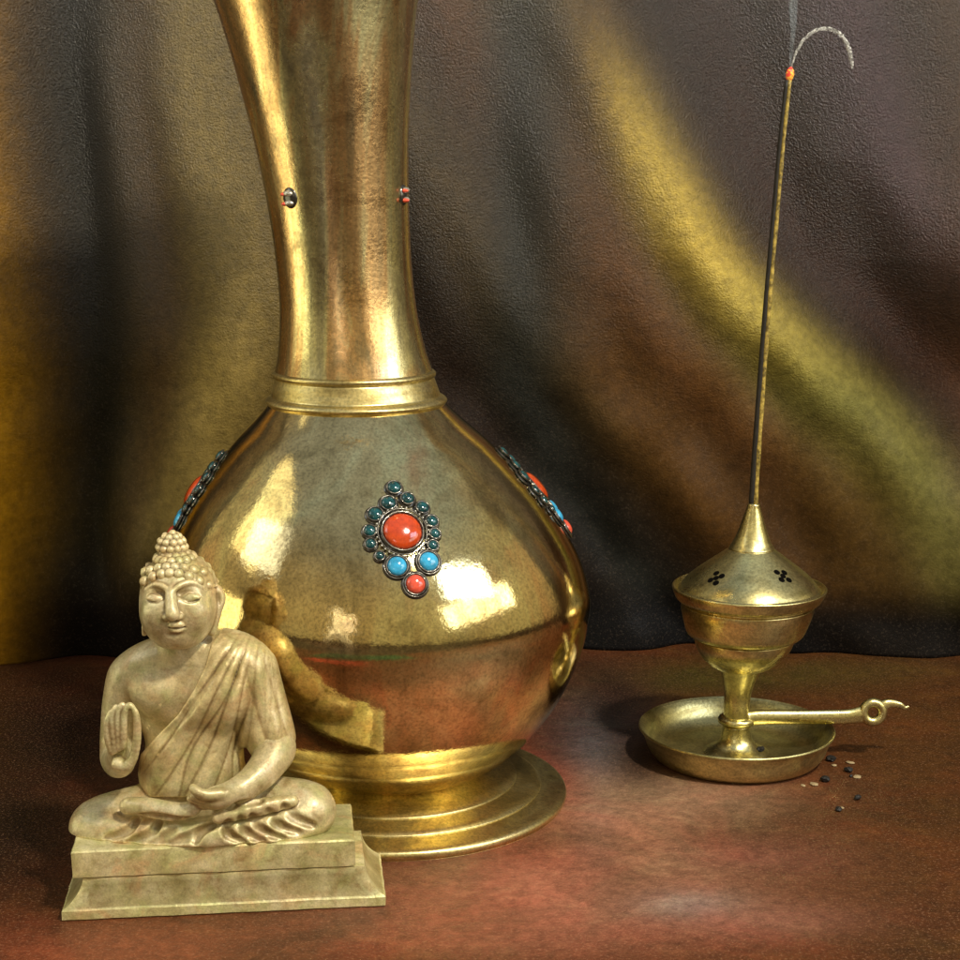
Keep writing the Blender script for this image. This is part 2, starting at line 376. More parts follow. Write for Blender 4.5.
def medallion(dth, label, dz=0):
    S = depth(YV, .16)/F; plate = MB(); gems = []
    for gx, gy, gr_, kind in GEMS:
        loc, nn = hit(gx, gy); S = (loc.y*CP+(H-loc.z)*SP)/F
        if dth:
            th = math.atan2(loc.x-vcx(loc.z), -(loc.y-YV)); loc, nn = surf_at(th+dth, loc.z+dz)
        fr = frame_on(loc, nn); r = gr_*S*.92
        big = gr_ > 15
        cabochon(plate, loc-nn*.0008, fr, r*(1.16 if big else 1.42)+.0006, .0019, rings=4, seg=24)      # dark setting under each stone
        ring(plate, loc, fr, r*1.07, .0006 if not big else .0008, .0019, wob=.25)
        if gr_ > 10: ring(plate, loc, fr, r*1.27, .0005, .0013, wob=.3)
        mb = MB(); cabochon(mb, loc+nn*.0010, fr, r, {'r': .0042, 't': .0026, 'b': .0032, 'p': .0036}[kind])
        gems.append((mb, kind))
    mo = plate.build('medallion', M_sil, vase); mo['label'] = label
    for mb, kind in gems:
        o = mb.build('gem', {'r': G_red, 't': G_teal, 'b': G_blue, 'p': G_pink}[kind], mo)
        o['label'] = {'r': 'large round coral red stone', 't': 'small dark teal stone', 'b': 'turquoise blue stone', 'p': 'small bright coral red stone'}[kind]
    bd = MB()                                  # pale silver granules round the big stone
    loc, nn = hit(402, 532.5)
    if dth:
        th = math.atan2(loc.x-vcx(loc.z), -(loc.y-YV)); loc, nn = surf_at(th+dth, loc.z+dz)
    fr = frame_on(loc, nn)
    for k in range(34):
        t = 2*PI*k/34; q = loc+(fr[0]*math.cos(t)+fr[1]*math.sin(t))*.0139*1.0
        cabochon(bd, q+nn*.0012, (fr[0], fr[1], nn), .00065, .0008, seg=8, rings=3)
    bd.build('granule_border', M_bead, mo)
medallion(0, 'medallion of coral, turquoise and dark teal stones on the front of the belly')
medallion(math.radians(-101), 'medallion seen edge-on at the left shoulder of the belly', .004)
medallion(math.radians(80), 'medallion seen edge-on at the right shoulder of the belly', .004)
for sx, sy, lb in ((290, 198, 'left stud on the neck'), (403.5, 195, 'right stud on the neck')):
    loc, nn = hit(sx, sy, bvhn); fr = frame_on(loc, nn); S = .00058
    s = MB(); cabochon(s, loc-nn*.0005, fr, 8.5*S, .0022, sx=1, sy=1.2); so = s.build('stud', M_sil, vase); so['label'] = lb
    for k, (dz, m_) in enumerate(((4.5, M_bead), (-4.5, M_bead))):
        s = MB(); cabochon(s, loc+nn*.001+fr[1]*dz*S, fr, 5.4*S, .0024, sx=1, sy=.55); s.build('bead', m_, so)
    s = MB(); cabochon(s, loc+nn*.0012+fr[1]*-5*S-fr[0]*4*S, fr, 2.6*S, .0030, sx=1.2, sy=.8); s.build('bead', G_pink, so)
    s = MB(); cabochon(s, loc+nn*.0012+fr[1]*4*S-fr[0]*4.4*S, fr, 2.4*S, .0028, sx=1.2, sy=.8); s.build('bead', G_pink, so)

# ------------------------------------------------------------------ incense burner
YB = 1.035
def bz(py): return P(480, py, YB).z
bc = sorted((bz(y), (x-480)*depth(YB, bz(y))/F) for y, x in ((500, 754), (560, 751), (590, 749), (640, 744), (700, 737), (745, 736), (770, 735)))
def bcx(z): return float(np.interp(z, [a for a, b in bc], [b for a, b in bc]))
def bp(half, py): z = bz(py); return (half*depth(YB, z)/F, z)
burner = empty('incense_burner', (bcx(0), YB, 0), 'small brass incense burner with pierced lid, stemmed cup and round drip dish', 'incense burner')
S = .00063
dish_h = bz(727.5)
def Rr(h): return h*S
dish = [(Rr(2), .0015), (Rr(66), .0015)] + cr([(Rr(66), .0005), (Rr(79), .0010), (Rr(87), .006), (Rr(92.5), .0145), (Rr(96), dish_h-.001), (Rr(97.5), dish_h), (Rr(96.5), dish_h+.0012), (Rr(94.5), dish_h+.0004)], 5) + \
    cr([(Rr(94.5), dish_h+.0004), (Rr(90), .0165), (Rr(82), .0085), (Rr(70), .0045), (Rr(55), .0040), (Rr(10), .0040)], 5)
dv = MB().add(*lathe(dish, bcx, YB, 128)); dv.build('dish', M_dish, burner)
stem_prof = cr([(Rr(33), .0041), (Rr(29), .0058), (Rr(21), .0085), (Rr(15.5), .0135), (Rr(13.5), bz(724))], 5) + cr([(Rr(13.5), bz(724)), (Rr(13), bz(705)), (Rr(13.5), bz(692)), (Rr(16.5), bz(680)), (Rr(21.5), bz(667))], 5)
MB().add(*lathe(stem_prof, bcx, YB, 64)).build('stem', M_burn, burner)
ring_prof = cr([bp(13, 723.5), bp(17.5, 722.5), bp(18.8, 719.5), bp(17, 716.5), bp(13, 715.5)], 4)
MB().add(*lathe(ring_prof, bcx, YB, 64, close=True)).build('collar', M_burn, burner)
cup = cr([bp(10, 669), bp(21, 668.5), bp(30, 665), bp(40, 657), bp(47, 647), bp(50, 637)], 5) + cr([bp(50, 637), bp(48.5, 635.5), bp(54, 635), bp(58.5, 631), bp(62, 622), bp(65.5, 610), bp(66, 603)], 5) + \
    cr([bp(66, 603), bp(64.5, 601), bp(71, 598.5), bp(74.5, 593), bp(76.5, 588.5), bp(76.5, 586.5), bp(75, 586), bp(72.5, 589), bp(66, 593), bp(40, 600)], 5)
MB().add(*lathe(cup, bcx, YB, 128)).build('cup', M_burn, burner)
lid_prof = cr([bp(64, 594), bp(70.5, 591.5), bp(71.5, 589), bp(69, 587)], 4) + cr([bp(69, 587), bp(65.5, 582), bp(59.5, 576), bp(50, 568.5), bp(39, 560.5), bp(30, 554), bp(23, 549)], 5) + \
    cr([bp(22, 548.5), bp(22.5, 547.5), bp(19.5, 543), bp(15, 533), bp(10.5, 519), bp(7, 508), bp(6, 504), bp(3, 502.5)], 5)
lv, lf = lathe(lid_prof, bcx, YB, 128); lidme = MB().add(lv, lf).build('lid', M_burn, burner)
bvl = BVHTree.FromPolygons([Vector(p) for p in lv], lf)
for hx, hy in ((716, 578), (783, 576)):
    loc, nn = hit(hx, hy, bvl); fr = frame_on(loc, nn); s = MB()
    for dx, dy in ((0, 0), (4.2, 3.2), (-4.2, -3.2), (-3.6, 4.6), (3.6, -4.6)):
        cabochon(s, loc-nn*.0003+(fr[0]*dx+fr[1]*dy*1.2)*S, fr, 3.6*S, .00055, seg=12, rings=3)
    s.build('vent_hole', M_blk, lidme)
# lever handle with eye and curled tail
def bw(px, py, dy=0): return P(px, py, YB+dy)
hd = MB()
def plate(outline, y0, th):
    n = len(outline); v = [bw(x, y, y0) for x, y in outline]+[bw(x, y, y0)+Vector((0, th, 0)) for x, y in outline]
    return v
arm = cr([(748, 719), (760, 717.5), (790, 717.3), (825, 717), (848, 716.5), (864, 714)], 5)
aw = np.interp(np.linspace(0, 1, len(arm)), [0, .06, .5, .85, 1], [9, 8, 7.2, 7.6, 9])*S
hd.add(*tube([bw(x, y, -.004) for x, y in arm], list(aw), 12, .55))
eye = []
c0 = bw(873, 712, -.004); frh = (Vector((1, 0, 0)), Vector((0, .1, 1)).normalized(), Vector((0, -1, .1)).normalized())
ring(hd, c0, frh, 9.6*S, 4.9*S, 0, seg=28, s=10)
tail = cr([(881, 707), (887, 704), (893, 703.5), (900, 705), (905, 708), (909, 706.5)], 4)
hd.add(*tube([bw(x, y, -.004) for x, y in tail], list(np.linspace(6.2, 1.3, len(tail))*S), 10, .6))
hd.build('handle', M_burn, burner)
# ------------------------------------------------------------------ incense stick + smoke
mS, ntS, bS = newmat('stick_lit_yellow'); vS = mapping(ntS)  # yellow for the lit side of the stick
ntS.links.new(ramp(ntS, noise(ntS, vS, 320, 3, .6), [(.35, (.10, .07, .015)), (.65, (.52, .38, .08))]), bS.inputs['Base Color']); bS.inputs['Roughness'].default_value = .45
bump(ntS, bS, [(noise(ntS, vS, 500, 3), .6, .0008)])
mC = mat_gem('stick_shade_black', (.02, .017, .013), .6, .4); mC.node_tree.nodes['Principled BSDF'].inputs['Coat Weight'].default_value = 0  # black for the shaded side of the stick
mA, ntA, bA = newmat('pale_ash'); vA = mapping(ntA)
ntA.links.new(ramp(ntA, noise(ntA, vA, 700, 3, .7), [(.35, (.30, .30, .28)), (.6, (.70, .70, .66))]), bA.inputs['Base Color']); bA.inputs['Roughness'].default_value = .9
ntA.links.new(ramp(ntA, noise(ntA, vA, 600, 3, .7), [(.42, g(.1)), (.6, g(.9))]), bA.inputs['Alpha'])
bump(ntA, bA, [(noise(ntA, vA, 900, 3), .8, .001)])
mR, ntR, bR = newmat('ember_red'); vR = mapping(ntR)
ntR.links.new(ramp(ntR, noise(ntR, vR, 420, 2, .6), [(.46, (.75, .06, .04)), (.54, (.9, .5, .06))]), bR.inputs['Base Color']); bR.inputs['Roughness'].default_value = .4
ntR.links.new(ramp(ntR, noise(ntR, vR, 420, 2, .6), [(.46, (.75, .06, .04)), (.54, (.9, .4, .06))]), bR.inputs['Emission Color']); bR.inputs['Emission Strength'].default_value = .25
s0 = bw(753.5, 507)
stick = empty('incense_stick', s0, 'thin upright incense stick with red ember and drooping curl of pale ash', 'incense stick')
sp = cr([(753.5, 508), (757, 450), (762, 380), (768, 300), (775.5, 215), (782, 140), (788.5, 80)], 5)
MB().add(*tube([bw(x-1.4, y) for x, y in sp], list(np.linspace(3.6, 2.2, len(sp))*S), 12)).build('stick_shade_side', mC, stick)  # shaded left side of the stick, put in as a black tube
MB().add(*tube([bw(x+1.6, y, -.001) for x, y in sp], [q*(1+.12*math.sin(i*1.7)) for i, q in enumerate(np.linspace(2.5, 1.7, len(sp))*S)], 12)).build('stick_lit_side', mS, stick)  # lit right side of the stick, put in as a yellow tube
e = MB(); e.add(*tube([bw(789, 81), bw(789.3, 78), bw(790, 74), bw(790.6, 70), bw(791, 67)], [2*S, 3.4*S, 4.1*S, 3.2*S, 1.0*S], 12)); e.build('ember', mR, stick)
ap = cr([(791, 68), (796, 53), (803, 41), (813, 32), (825, 28.5), (837, 32), (845, 41), (850, 53), (852.5, 69)], 6)
MB().add(*tube([bw(x+random.uniform(-.5, .5), y) for x, y in ap], [S*w*(1+random.uniform(-.18, .18)) for w in np.interp(np.linspace(0, 1, len(ap)), [0, .15, .6, .9, 1], [.6, 1.3, 1.9, 2.3, 1.0])], 10)).build('ash', mA, stick)
mK, k, kb = newmat('smoke'); kb.inputs['Base Color'].default_value = (.62, .74, .82, 1); kb.inputs['Roughness'].default_value = 1; kb.inputs['Specular IOR Level'].default_value = 0
k.links.new(ramp(k, noise(k, mapping(k, (1, 1, .3)), 300, 3, .6), [(.35, g(.01)), (.7, g(.14))]), kb.inputs['Alpha'])
wp = cr([(790, 66), (791.5, 50), (793, 30), (793, 8), (795, -20), (800, -60), (796, -100)], 5)
wo = MB().add(*tube([bw(x, y) for x, y in wp], list(np.interp(np.linspace(0, 1, len(wp)), [0, .2, .7, 1], [.6, 2.0, 5, 9])*S), 12)).build('smoke', mK)
setp(wo, 'faint thin wisp of smoke rising from the ember of the incense stick', 'smoke')
# ------------------------------------------------------------------ crumbs of burnt incense
M_cr = mat_gem('charred_crumb', (.012, .010, .009), .6, .4); M_fl = mat_gem('tan_flake', (.40, .30, .16), .7, .5)
for i in range(2):
    (M_cr, M_fl)[i].node_tree.nodes['Principled BSDF'].inputs['Coat Weight'].default_value = 0
def ground(px, py):
    a = (px-480)/F; b = (480-py)/F; d = Vector((a, CP+b*SP, -SP+b*CP)); t = -H/d.z; return Vector((a*t, d.y*t, 0))
def crumb(px, py, r, mat, name, label, cat, group, z0=0, flat=.7):
    p = ground(px, py); p.z = 0
    if z0: p = P(px, py, YB-.043); z0 = p.z
    bm = bmesh.new(); bmesh.ops.create_icosphere(bm, subdivisions=2, radius=1); rr = random.Random(int(px*7+py))
    ks = [rr.uniform(.7, 1.35) for _ in range(3)]; ang = rr.uniform(0, PI)
    for v in bm.verts:
        q = v.co*(1+rr.uniform(-.18, .18)); q = Vector((q.x*ks[0]*r, q.y*ks[1]*r*1.1, q.z*flat*r)); q.rotate(Matrix.Rotation(ang, 3, 'Z')); v.co = q
    zmin = min(v.co.z for v in bm.verts)
    me = bpy.data.meshes.new(name); bm.to_mesh(me); bm.free()
    o = link(name, me, mat, smooth=False); o.location = (p.x, p.y, (z0 or 0)-zmin-.0002)
    setp(o, label, cat, group)
GC = 'black crumbs scattered on the table beside the dish'; GF = 'pale flakes scattered on the table beside the dish'
for q in ((831, 761, 3.9, 'black crumb nearest the dish rim, highest of the scatter right of the dish'), (848.5, 772, 3.6, 'black crumb rightmost in the upper part of the scatter right of the dish'),
          (825, 781.5, 4.4, 'largest black crumb, beside the pale flakes in front of the dish rim'), (857.5, 799.5, 3.4, 'black crumb lower right of the scatter, tilted beside a grey smear'),
          (838.5, 811, 3.2, 'black crumb lowest and nearest the viewer right of the dish'), (851, 777, 2.2, 'tiny black crumb touching a bigger one in the scatter right of the dish')):
    crumb(q[0], q[1], q[2]*S, M_cr, 'incense_crumb', q[3], 'crumb', GC)
for q in ((834, 766, 3.4, 'pale flake just below the highest black crumb'), (850, 763.5, 4.0, 'pale flake lying alone to the right of the highest black crumb'), (857, 777.5, 3.8, 'pale flake at the right end of the scatter'),
          (814, 785, 4.2, 'pale flake left of the largest black crumb'), (803, 786, 2.8, 'pale flake farthest left, just in front of the dish'), (842, 808, 2.2, 'small pale flake touching the lowest black crumb')):
    crumb(q[0], q[1], q[2]*.85*S, M_fl, 'incense_flake', q[3], 'flake', GF, flat=.35)
crumb(760.5, 751, 3.4*S, M_cr, 'incense_crumb', 'black crumb lying inside the brass drip dish near its front rim', 'crumb', 'black crumb in the dish', z0=1)

# ------------------------------------------------------------------ Buddha statue (implicit surfaces meshed with surface nets)
YS = .842
def q3(px, py, dy=0): return np.array(P(px, py, YS+dy))
class Field:
    def __init__(s, lo, hi, h):
        s.lo = np.array(lo, float); s.h = h; s.n = np.ceil((np.array(hi)-s.lo)/h).astype(int)+1
        s.ax = [s.lo[i]+np.arange(s.n[i])*h for i in range(3)]; s.F = np.full(s.n, .02, np.float32)
    def box(s, lo, hi):
        i0 = np.clip(((np.array(lo)-s.lo)/s.h).astype(int), 0, s.n-1); i1 = np.clip(((np.array(hi)-s.lo)/s.h).astype(int)+2, 1, s.n)
        sl = tuple(slice(a, b) for a, b in zip(i0, i1))
        return sl, s.ax[0][sl[0]][:, None, None], s.ax[1][sl[1]][None, :, None], s.ax[2][sl[2]][None, None, :]
    def comb(s, sl, d, k, sub=False):
        a = s.F[sl]
        if a.size == 0: return
        if sub: d = -d; h = np.clip(.5-.5*(a-d)/k, 0, 1); s.F[sl] = (a*(1-h)+d*h+k*h*(1-h)).astype(np.float32)   # smooth max
        else: h = np.clip(.5+.5*(a-d)/k, 0, 1); s.F[sl] = (a*(1-h)+d*h-k*h*(1-h)).astype(np.float32)
    def cone(s, a, b, ra, rb, k=.004, sub=False):
        a = np.array(a); b = np.array(b); m = max(ra, rb)+k*2+.003
        sl, x, y, z = s.box(np.minimum(a, b)-m, np.maximum(a, b)+m); ab = b-a; L = max(ab@ab, 1e-12)
        t = np.clip(((x-a[0])*ab[0]+(y-a[1])*ab[1]+(z-a[2])*ab[2])/L, 0, 1)
        d = np.sqrt((x-a[0]-t*ab[0])**2+(y-a[1]-t*ab[1])**2+(z-a[2]-t*ab[2])**2)-(ra+(rb-ra)*t)
        s.comb(sl, d, k, sub)
    def chain(s, pts, rs, k=.003, sub=False, n=4):
        if not hasattr(rs, '__len__'): rs = [rs]*len(pts)
        pp = cr([np.append(p, r) for p, r in zip(pts, rs)], n)
        for a, b in zip(pp[:-1], pp[1:]): s.cone(a[:3], b[:3], a[3], b[3], k, sub)
    def ell(s, c, r, k=.004, rot=None, sub=False):
        c = np.array(c); r = np.array(r); m = max(r)+k*2+.003
        sl, x, y, z = s.box(c-m, c+m); x = x-c[0]; y = y-c[1]; z = z-c[2]
        if rot is not None:
            R = np.array(rot); x, y, z = (R[0, 0]*x+R[1, 0]*y+R[2, 0]*z, R[0, 1]*x+R[1, 1]*y+R[2, 1]*z, R[0, 2]*x+R[1, 2]*y+R[2, 2]*z)
        k0 = np.sqrt((x/r[0])**2+(y/r[1])**2+(z/r[2])**2); k1 = np.sqrt((x/r[0]**2)**2+(y/r[1]**2)**2+(z/r[2]**2)**2)
        s.comb(sl, k0*(k0-1)/np.maximum(k1, 1e-6), k, sub)
    def mesh(s):
        Fv = s.F; sg = Fv < 0; n = np.array(Fv.shape)
        acc = np.zeros((*(n-1), 3), np.float32); cnt = np.zeros(n-1, np.float32)
        edges = []
        for ax in range(3):
            lo = [slice(None)]*3; hi = [slice(None)]*3; lo[ax] = slice(0, -1); hi[ax] = slice(1, None)
            a = Fv[tuple(lo)]; b = Fv[tuple(hi)]; cross = sg[tuple(lo)] != sg[tuple(hi)]
            I = np.argwhere(cross); t = a[cross]/(a[cross]-b[cross]); pos = I.astype(np.float32); pos[:, ax] += t
            o1, o2 = [i for i in range(3) if i != ax]
            for d1 in (0, -1):
                for d2 in (0, -1):
                    J = I.copy(); J[:, o1] += d1; J[:, o2] += d2
                    ok = ((J >= 0) & (J < n-1)).all(1)
                    np.add.at(acc, tuple(J[ok].T), pos[ok]); np.add.at(cnt, tuple(J[ok].T), 1)
            ok = (I[:, o1] > 0) & (I[:, o2] > 0) & (I[:, o1] < n[o1]-1) & (I[:, o2] < n[o2]-1)
            edges.append((ax, o1, o2, I[ok], sg[tuple(lo)][cross][ok]))
        m = cnt > 0; idx = np.full(cnt.shape, -1, np.int64); idx[m] = np.arange(m.sum())
        V = acc[m]/cnt[m][:, None]*s.h+s.lo; faces = []
        for ax, o1, o2, I, inside in edges:
            c = []
            for d1, d2 in ((0, 0), (-1, 0), (-1, -1), (0, -1)):
                J = I.copy(); J[:, o1] += d1; J[:, o2] += d2; c.append(idx[tuple(J.T)])
            Q = np.stack(c, 1); flip = inside if ax != 1 else ~inside
            Q[flip] = Q[flip][:, ::-1]; faces.append(Q)
        Q = np.concatenate(faces)[:, ::-1]
        me = bpy.data.meshes.new('sdf'); me.vertices.add(len(V)); me.vertices.foreach_set('co', V.ravel().astype(np.float32))
        me.loops.add(Q.size); me.loops.foreach_set('vertex_index', Q.ravel().astype(np.int32)); me.polygons.add(len(Q))
        me.polygons.foreach_set('loop_start', np.arange(0, Q.size, 4, dtype=np.int32)); me.update(calc_edges=True); me.validate()
        return me
PZ = .0353                                   # top of plinth
statue = empty('buddha_statue', (P(205, 880, .835).x, .835, 0), 'seated gilded Buddha statue with raised hand on a stepped plinth', 'statue')
SB = .0005
hz = (.00065)
B = Field((q3(62, 600)[0], YS-.052, PZ-.001), (q3(345, 600)[0], YS+.034, q3(0, 545)[2]), .00062)
# torso (kept apart first: the robe is grown from it)
T = Field((q3(100, 600)[0], YS-.045, PZ-.001), (q3(310, 600)[0], YS+.034, q3(0, 632)[2]), .00062)
def torso(Fd):
    Fd.ell(q3(190, 700, .004), (.0295, .0165, .030), .006)
    Fd.ell(q3(190, 770, .004), (.0255, .0185, .022), .012)
    Fd.chain([q3(131, 677, .004), q3(155, 664, .003), q3(190, 660, .003), q3(225, 658, .003), q3(247, 668, .004)], [.0098, .0092, .0112, .0100, .0105], .008)
    Fd.chain([q3(185, 634, .002), q3(186, 662, .003)], [.0118, .0128], .005)
    Fd.ell(q3(162, 695, -.009), (.014, .008, .011), .008); Fd.ell(q3(218, 695, -.009), (.014, .008, .011), .008)
def uparm(Fd):
    Fd.chain([q3(247, 670, .004), q3(260, 705, .002), q3(272, 742, -.002)], [.0110, .0094, .0090], .005)
torso(B); torso(T)
T2 = T.F.copy(); uparm(T); uparm(B)
# bare arm of the raised hand
B.chain([q3(129, 679, .004), q3(122, 708, .004), q3(118.5, 742, .002), q3(120, 757, -.004)], [.0100, .0088, .0078, .0074], .004)
B.chain([q3(118, 757, -.004), q3(119, 762, -.018), q3(121, 757, -.030)], [.0080, .0070, .0056], .003)
B.ell(q3(117, 744, -.034), (.0052, .0036, .0105), .003)
FH = -.0385
for pts, r in (([(112, 752), (108, 738), (107.5, 722), (111, 712)], (.0018, .0018, .0017, .0013)),
               ([(115, 750), (113, 730), (112.7, 715), (116, 707)], (.0019, .0018, .0017, .0013)),
               ([(119, 748), (118, 728), (118.2, 712), (122.5, 704.5)], (.0019, .0018, .0017, .0013)),
               ([(123, 746), (123.2, 726), (124.5, 712), (130, 705.5), (135, 712)], (.0019, .0018, .0017, .0015, .0012)),
               ([(118, 764), (126, 766), (133.5, 757), (137, 738), (136.8, 720), (135, 711)], (.0034, .0026, .0021, .0020, .0017, .0013))):
    B.chain([q3(x, y, FH-(.001 if i else 0)) for i, (x, y) in enumerate(pts)], r, .0006)
# forearm and hand lying in the lap
B.chain([q3(272, 742, -.002), q3(275, 752, -.008), q3(259, 775, -.022), q3(240, 790, -.031)], [.0096, .0090, .0072, .0056], .003)
B.chain([q3(240, 790, -.031), q3(224, 796, -.034), q3(210, 799, -.035)], [.0055, .0048, .0044], .003)
for j, (yy, x1, dy) in enumerate(((797, 193, -.0375), (799.5, 190, -.036), (802, 192, -.0345), (803.5, 197, -.033))):
    B.chain([q3(216, 798+j*1.2, dy), q3(204, yy+1.5, dy-.0005), q3(x1, yy-1, dy)], [.0025, .0023, .0017], .0008)
B.chain([q3(222, 794, -.038), q3(206, 795, -.0405), q3(196, 791, -.0405), q3(192.5, 787.5, -.0395)], [.0026, .0025, .0021, .0016], .0010)
# legs
B.ell(q3(200, 815, .002), (.056, .016, .013), .006)
B.chain([q3(178, 812, .000), q3(130, 820, -.006), q3(94, 826, -.010)], [.0150, .0140, .0115], .006)
B.chain([q3(215, 808, .000), q3(270, 808, -.006), q3(312, 808, -.010)], [.0140, .0140, .0115], .006)
B.chain([q3(92, 828, -.014), q3(140, 836, -.024), q3(208, 836, -.0300)], [.0110, .0098, .0080], .003)
B.chain([q3(314, 814, -.013), q3(270, 829, -.022), q3(205, 833, -.0290)], [.0108, .0100, .0080], .003)
B.chain([q3(218, 818, -.0345), q3(255, 808, -.030), q3(292, 801, -.023)], [.0030, .0042, .0030], .0012)     # right shin edge / foot
B.chain([q3(128, 806, -.0265), q3(150, 808, -.0300), q3(178, 812, -.0330), q3(194, 808, -.034)], [.0044, .0048, .0044, .0034], .0012)  # upturned sole
for j in range(5): B.ell(q3(127-j*.6+j*1.0, 801.5+j*2.4, -.0285-j*.0004), (.0017, .0016, .0014), .0006)
# cloth creases over the legs (carved)
for pts, w in (([(198, 830), (185, 838), (160, 842)], .0011), ([(160, 820), (150, 833), (128, 842)], .0013), ([(138, 818), (127, 830), (106, 838)], .0012), ([(178, 820), (170, 832), (148, 843)], .0012),
               ([(215, 824), (200, 832), (195, 842)], .0010), ([(228, 821), (228, 834), (245, 842)], .0010),
               ([(252, 815), (262, 830), (284, 838)], .0012), ([(268, 810), (279, 825), (300, 832)], .0012), ([(284, 806), (296, 818), (314, 825)], .0012), ([(240, 818), (246, 832), (264, 841)], .0010),
               ([(214, 812), (236, 805), (262, 800), (290, 795)], .0009), ([(120, 812), (150, 816), (190, 818)], .0009)):
    pl3 = []
    for x, y in pts:                        # drop each crease onto the leg surface
        best = None
        for dy in np.arange(-.048, .0, .0008):
            p = q3(x, y, dy); i = ((p-B.lo)/B.h).astype(int)
            if (i >= 0).all() and (i < B.n).all() and B.F[tuple(i)] < 0: best = p; break
        if best is not None: pl3.append(best)
    if len(pl3) > 2: B.chain([p-np.array((0, w*.55, 0)) for p in pl3], [w*.5, w*1.15, w*.4], .0028, sub=True, n=8)
# head: skull, cheeks, jaw, features
HC = q3(178.5, 600, -.006); HR = np.array((.0196, .0225, .0232))
JC = q3(177.5, 618, -.0125)
Hd = Field(q3(128, 662, -.045)*[1, 0, 1]+[0, YS-.046, 0], q3(234, 540, 0)*[1, 0, 1]+[0, YS+.024, 0], .00042)
Hd.ell(HC, HR, .003); Hd.ell(JC, (.0148, .0155, .0150), .008); Hd.ell(q3(179, 636, -.0185), (.0070, .0070, .0052), .006)
Hd.chain([q3(185, 634, .002), q3(186, 664, .003)], [.0118, .0130], .004)
def sf(px, py, off=0):
    for dy in np.arange(-.044, .0, .0003):
        p = q3(px, py, dy); i = np.round((p-Hd.lo)/Hd.h).astype(int)
        if Hd0[tuple(i)] < 0: return q3(px, py, dy-off)
    return q3(px, py, -.02)
Hd.ell(q3(158, 614, -.0225), (.0065, .005, .0065), .006); Hd.ell(q3(194, 613, -.0215), (.0068, .005, .0065), .006)
Hd0 = Hd.F.copy()
Hd.ell(sf(155, 594.5, .0014), (.0072, .0026, .0030), .0025, sub=True); Hd.ell(sf(190.5, 593.5, .0014), (.0072, .0026, .0030), .0025, sub=True)   # sockets
Hd.chain([sf(170, 590, -.0006), sf(170.8, 600, .0006), sf(171.8, 609, .0020), sf(172.5, 615.5, .0030)], [.0015, .0015, .0019, .0024], .0022)
Hd.ell(sf(166.6, 617, .0004), (.0018, .0022, .0016), .0012); Hd.ell(sf(179, 616.5, .0004), (.0018, .0022, .0016), .0012)
Hd.chain([sf(169, 592, .0002), sf(164, 587, .0003), sf(155, 584.5, .0002), sf(145, 589.5, -.0002)], [.0009, .0011, .0010, .0005], .0008)
Hd.chain([sf(173, 591, .0002), sf(181, 585, .0003), sf(192, 582.5, .0002), sf(203, 587.5, -.0002)], [.0009, .0011, .0010, .0005], .0008)
Hd.ell(sf(155, 598.5, -.0017), (.0046, .0026, .0024), .0009); Hd.ell(sf(191, 597.5, -.0017), (.0050, .0026, .0024), .0009)   # lids
for pts in ([(147, 599.5), (151, 602), (157, 602.6), (163, 600.8)], [(182.5, 600.4), (188, 602), (194, 601.5), (200, 598.5)]):
    Hd.chain([sf(x, y, .0003) for x, y in pts], .00050, .0004, sub=True)
for pts in ([(147, 597), (151, 594.3), (158, 594), (163, 597.2)], [(183, 597), (188, 593.4), (194, 593), (200, 595.8)]):
    Hd.chain([sf(x, y, -.0001) for x, y in pts], .00045, .0005, sub=True)
Hd.chain([sf(169, 626.3, -.0006), sf(173, 624.8, .0000), sf(176.5, 625.4, .0001), sf(180, 624.6, .0000), sf(185, 625.8, -.0006)], [.0005, .0013, .0012, .0013, .0005], .0009)
Hd.chain([sf(171, 629, -.0006), sf(176.8, 631, .0002), sf(183, 628.6, -.0006)], [.0005, .0013, .0005], .0009)
Hd.chain([sf(169, 627.4, -.0001), sf(172.5, 627.9, .0006), sf(177, 628.2, .0010), sf(181.5, 627.6, .0006), sf(185, 627.0, -.0001)], .00045, .0004, sub=True)
Hd.ell(sf(177, 635, .0010), (.0045, .0012, .0010), .0015, sub=True)
for ex, dx in ((216.5, 1), (139.5, -1)):       # long-lobed ears
    Hd.chain([q3(ex, 589, -.004), q3(ex+dx*2.5, 598, -.004), q3(ex, 610, -.006), q3(ex-dx*3, 624, -.008), q3(ex-dx*4.5, 632, -.009)], [.0022, .0029, .0024, .0021, .0019], .0014)
    Hd.ell(q3(ex+dx*2.6, 598, -.0085), (.0014, .0020, .0042), .001, sub=True)
# merge head into the body grid so that the body is one continuous mesh: sample the head field
hm = Hd.mesh
def sample(Fd, sl, G, k):
    # trilinear lookup of Hd in B's grid
    ii = [(B.ax[a][sl[a]]-Hd.lo[a])/Hd.h for a in range(3)]
    return ii
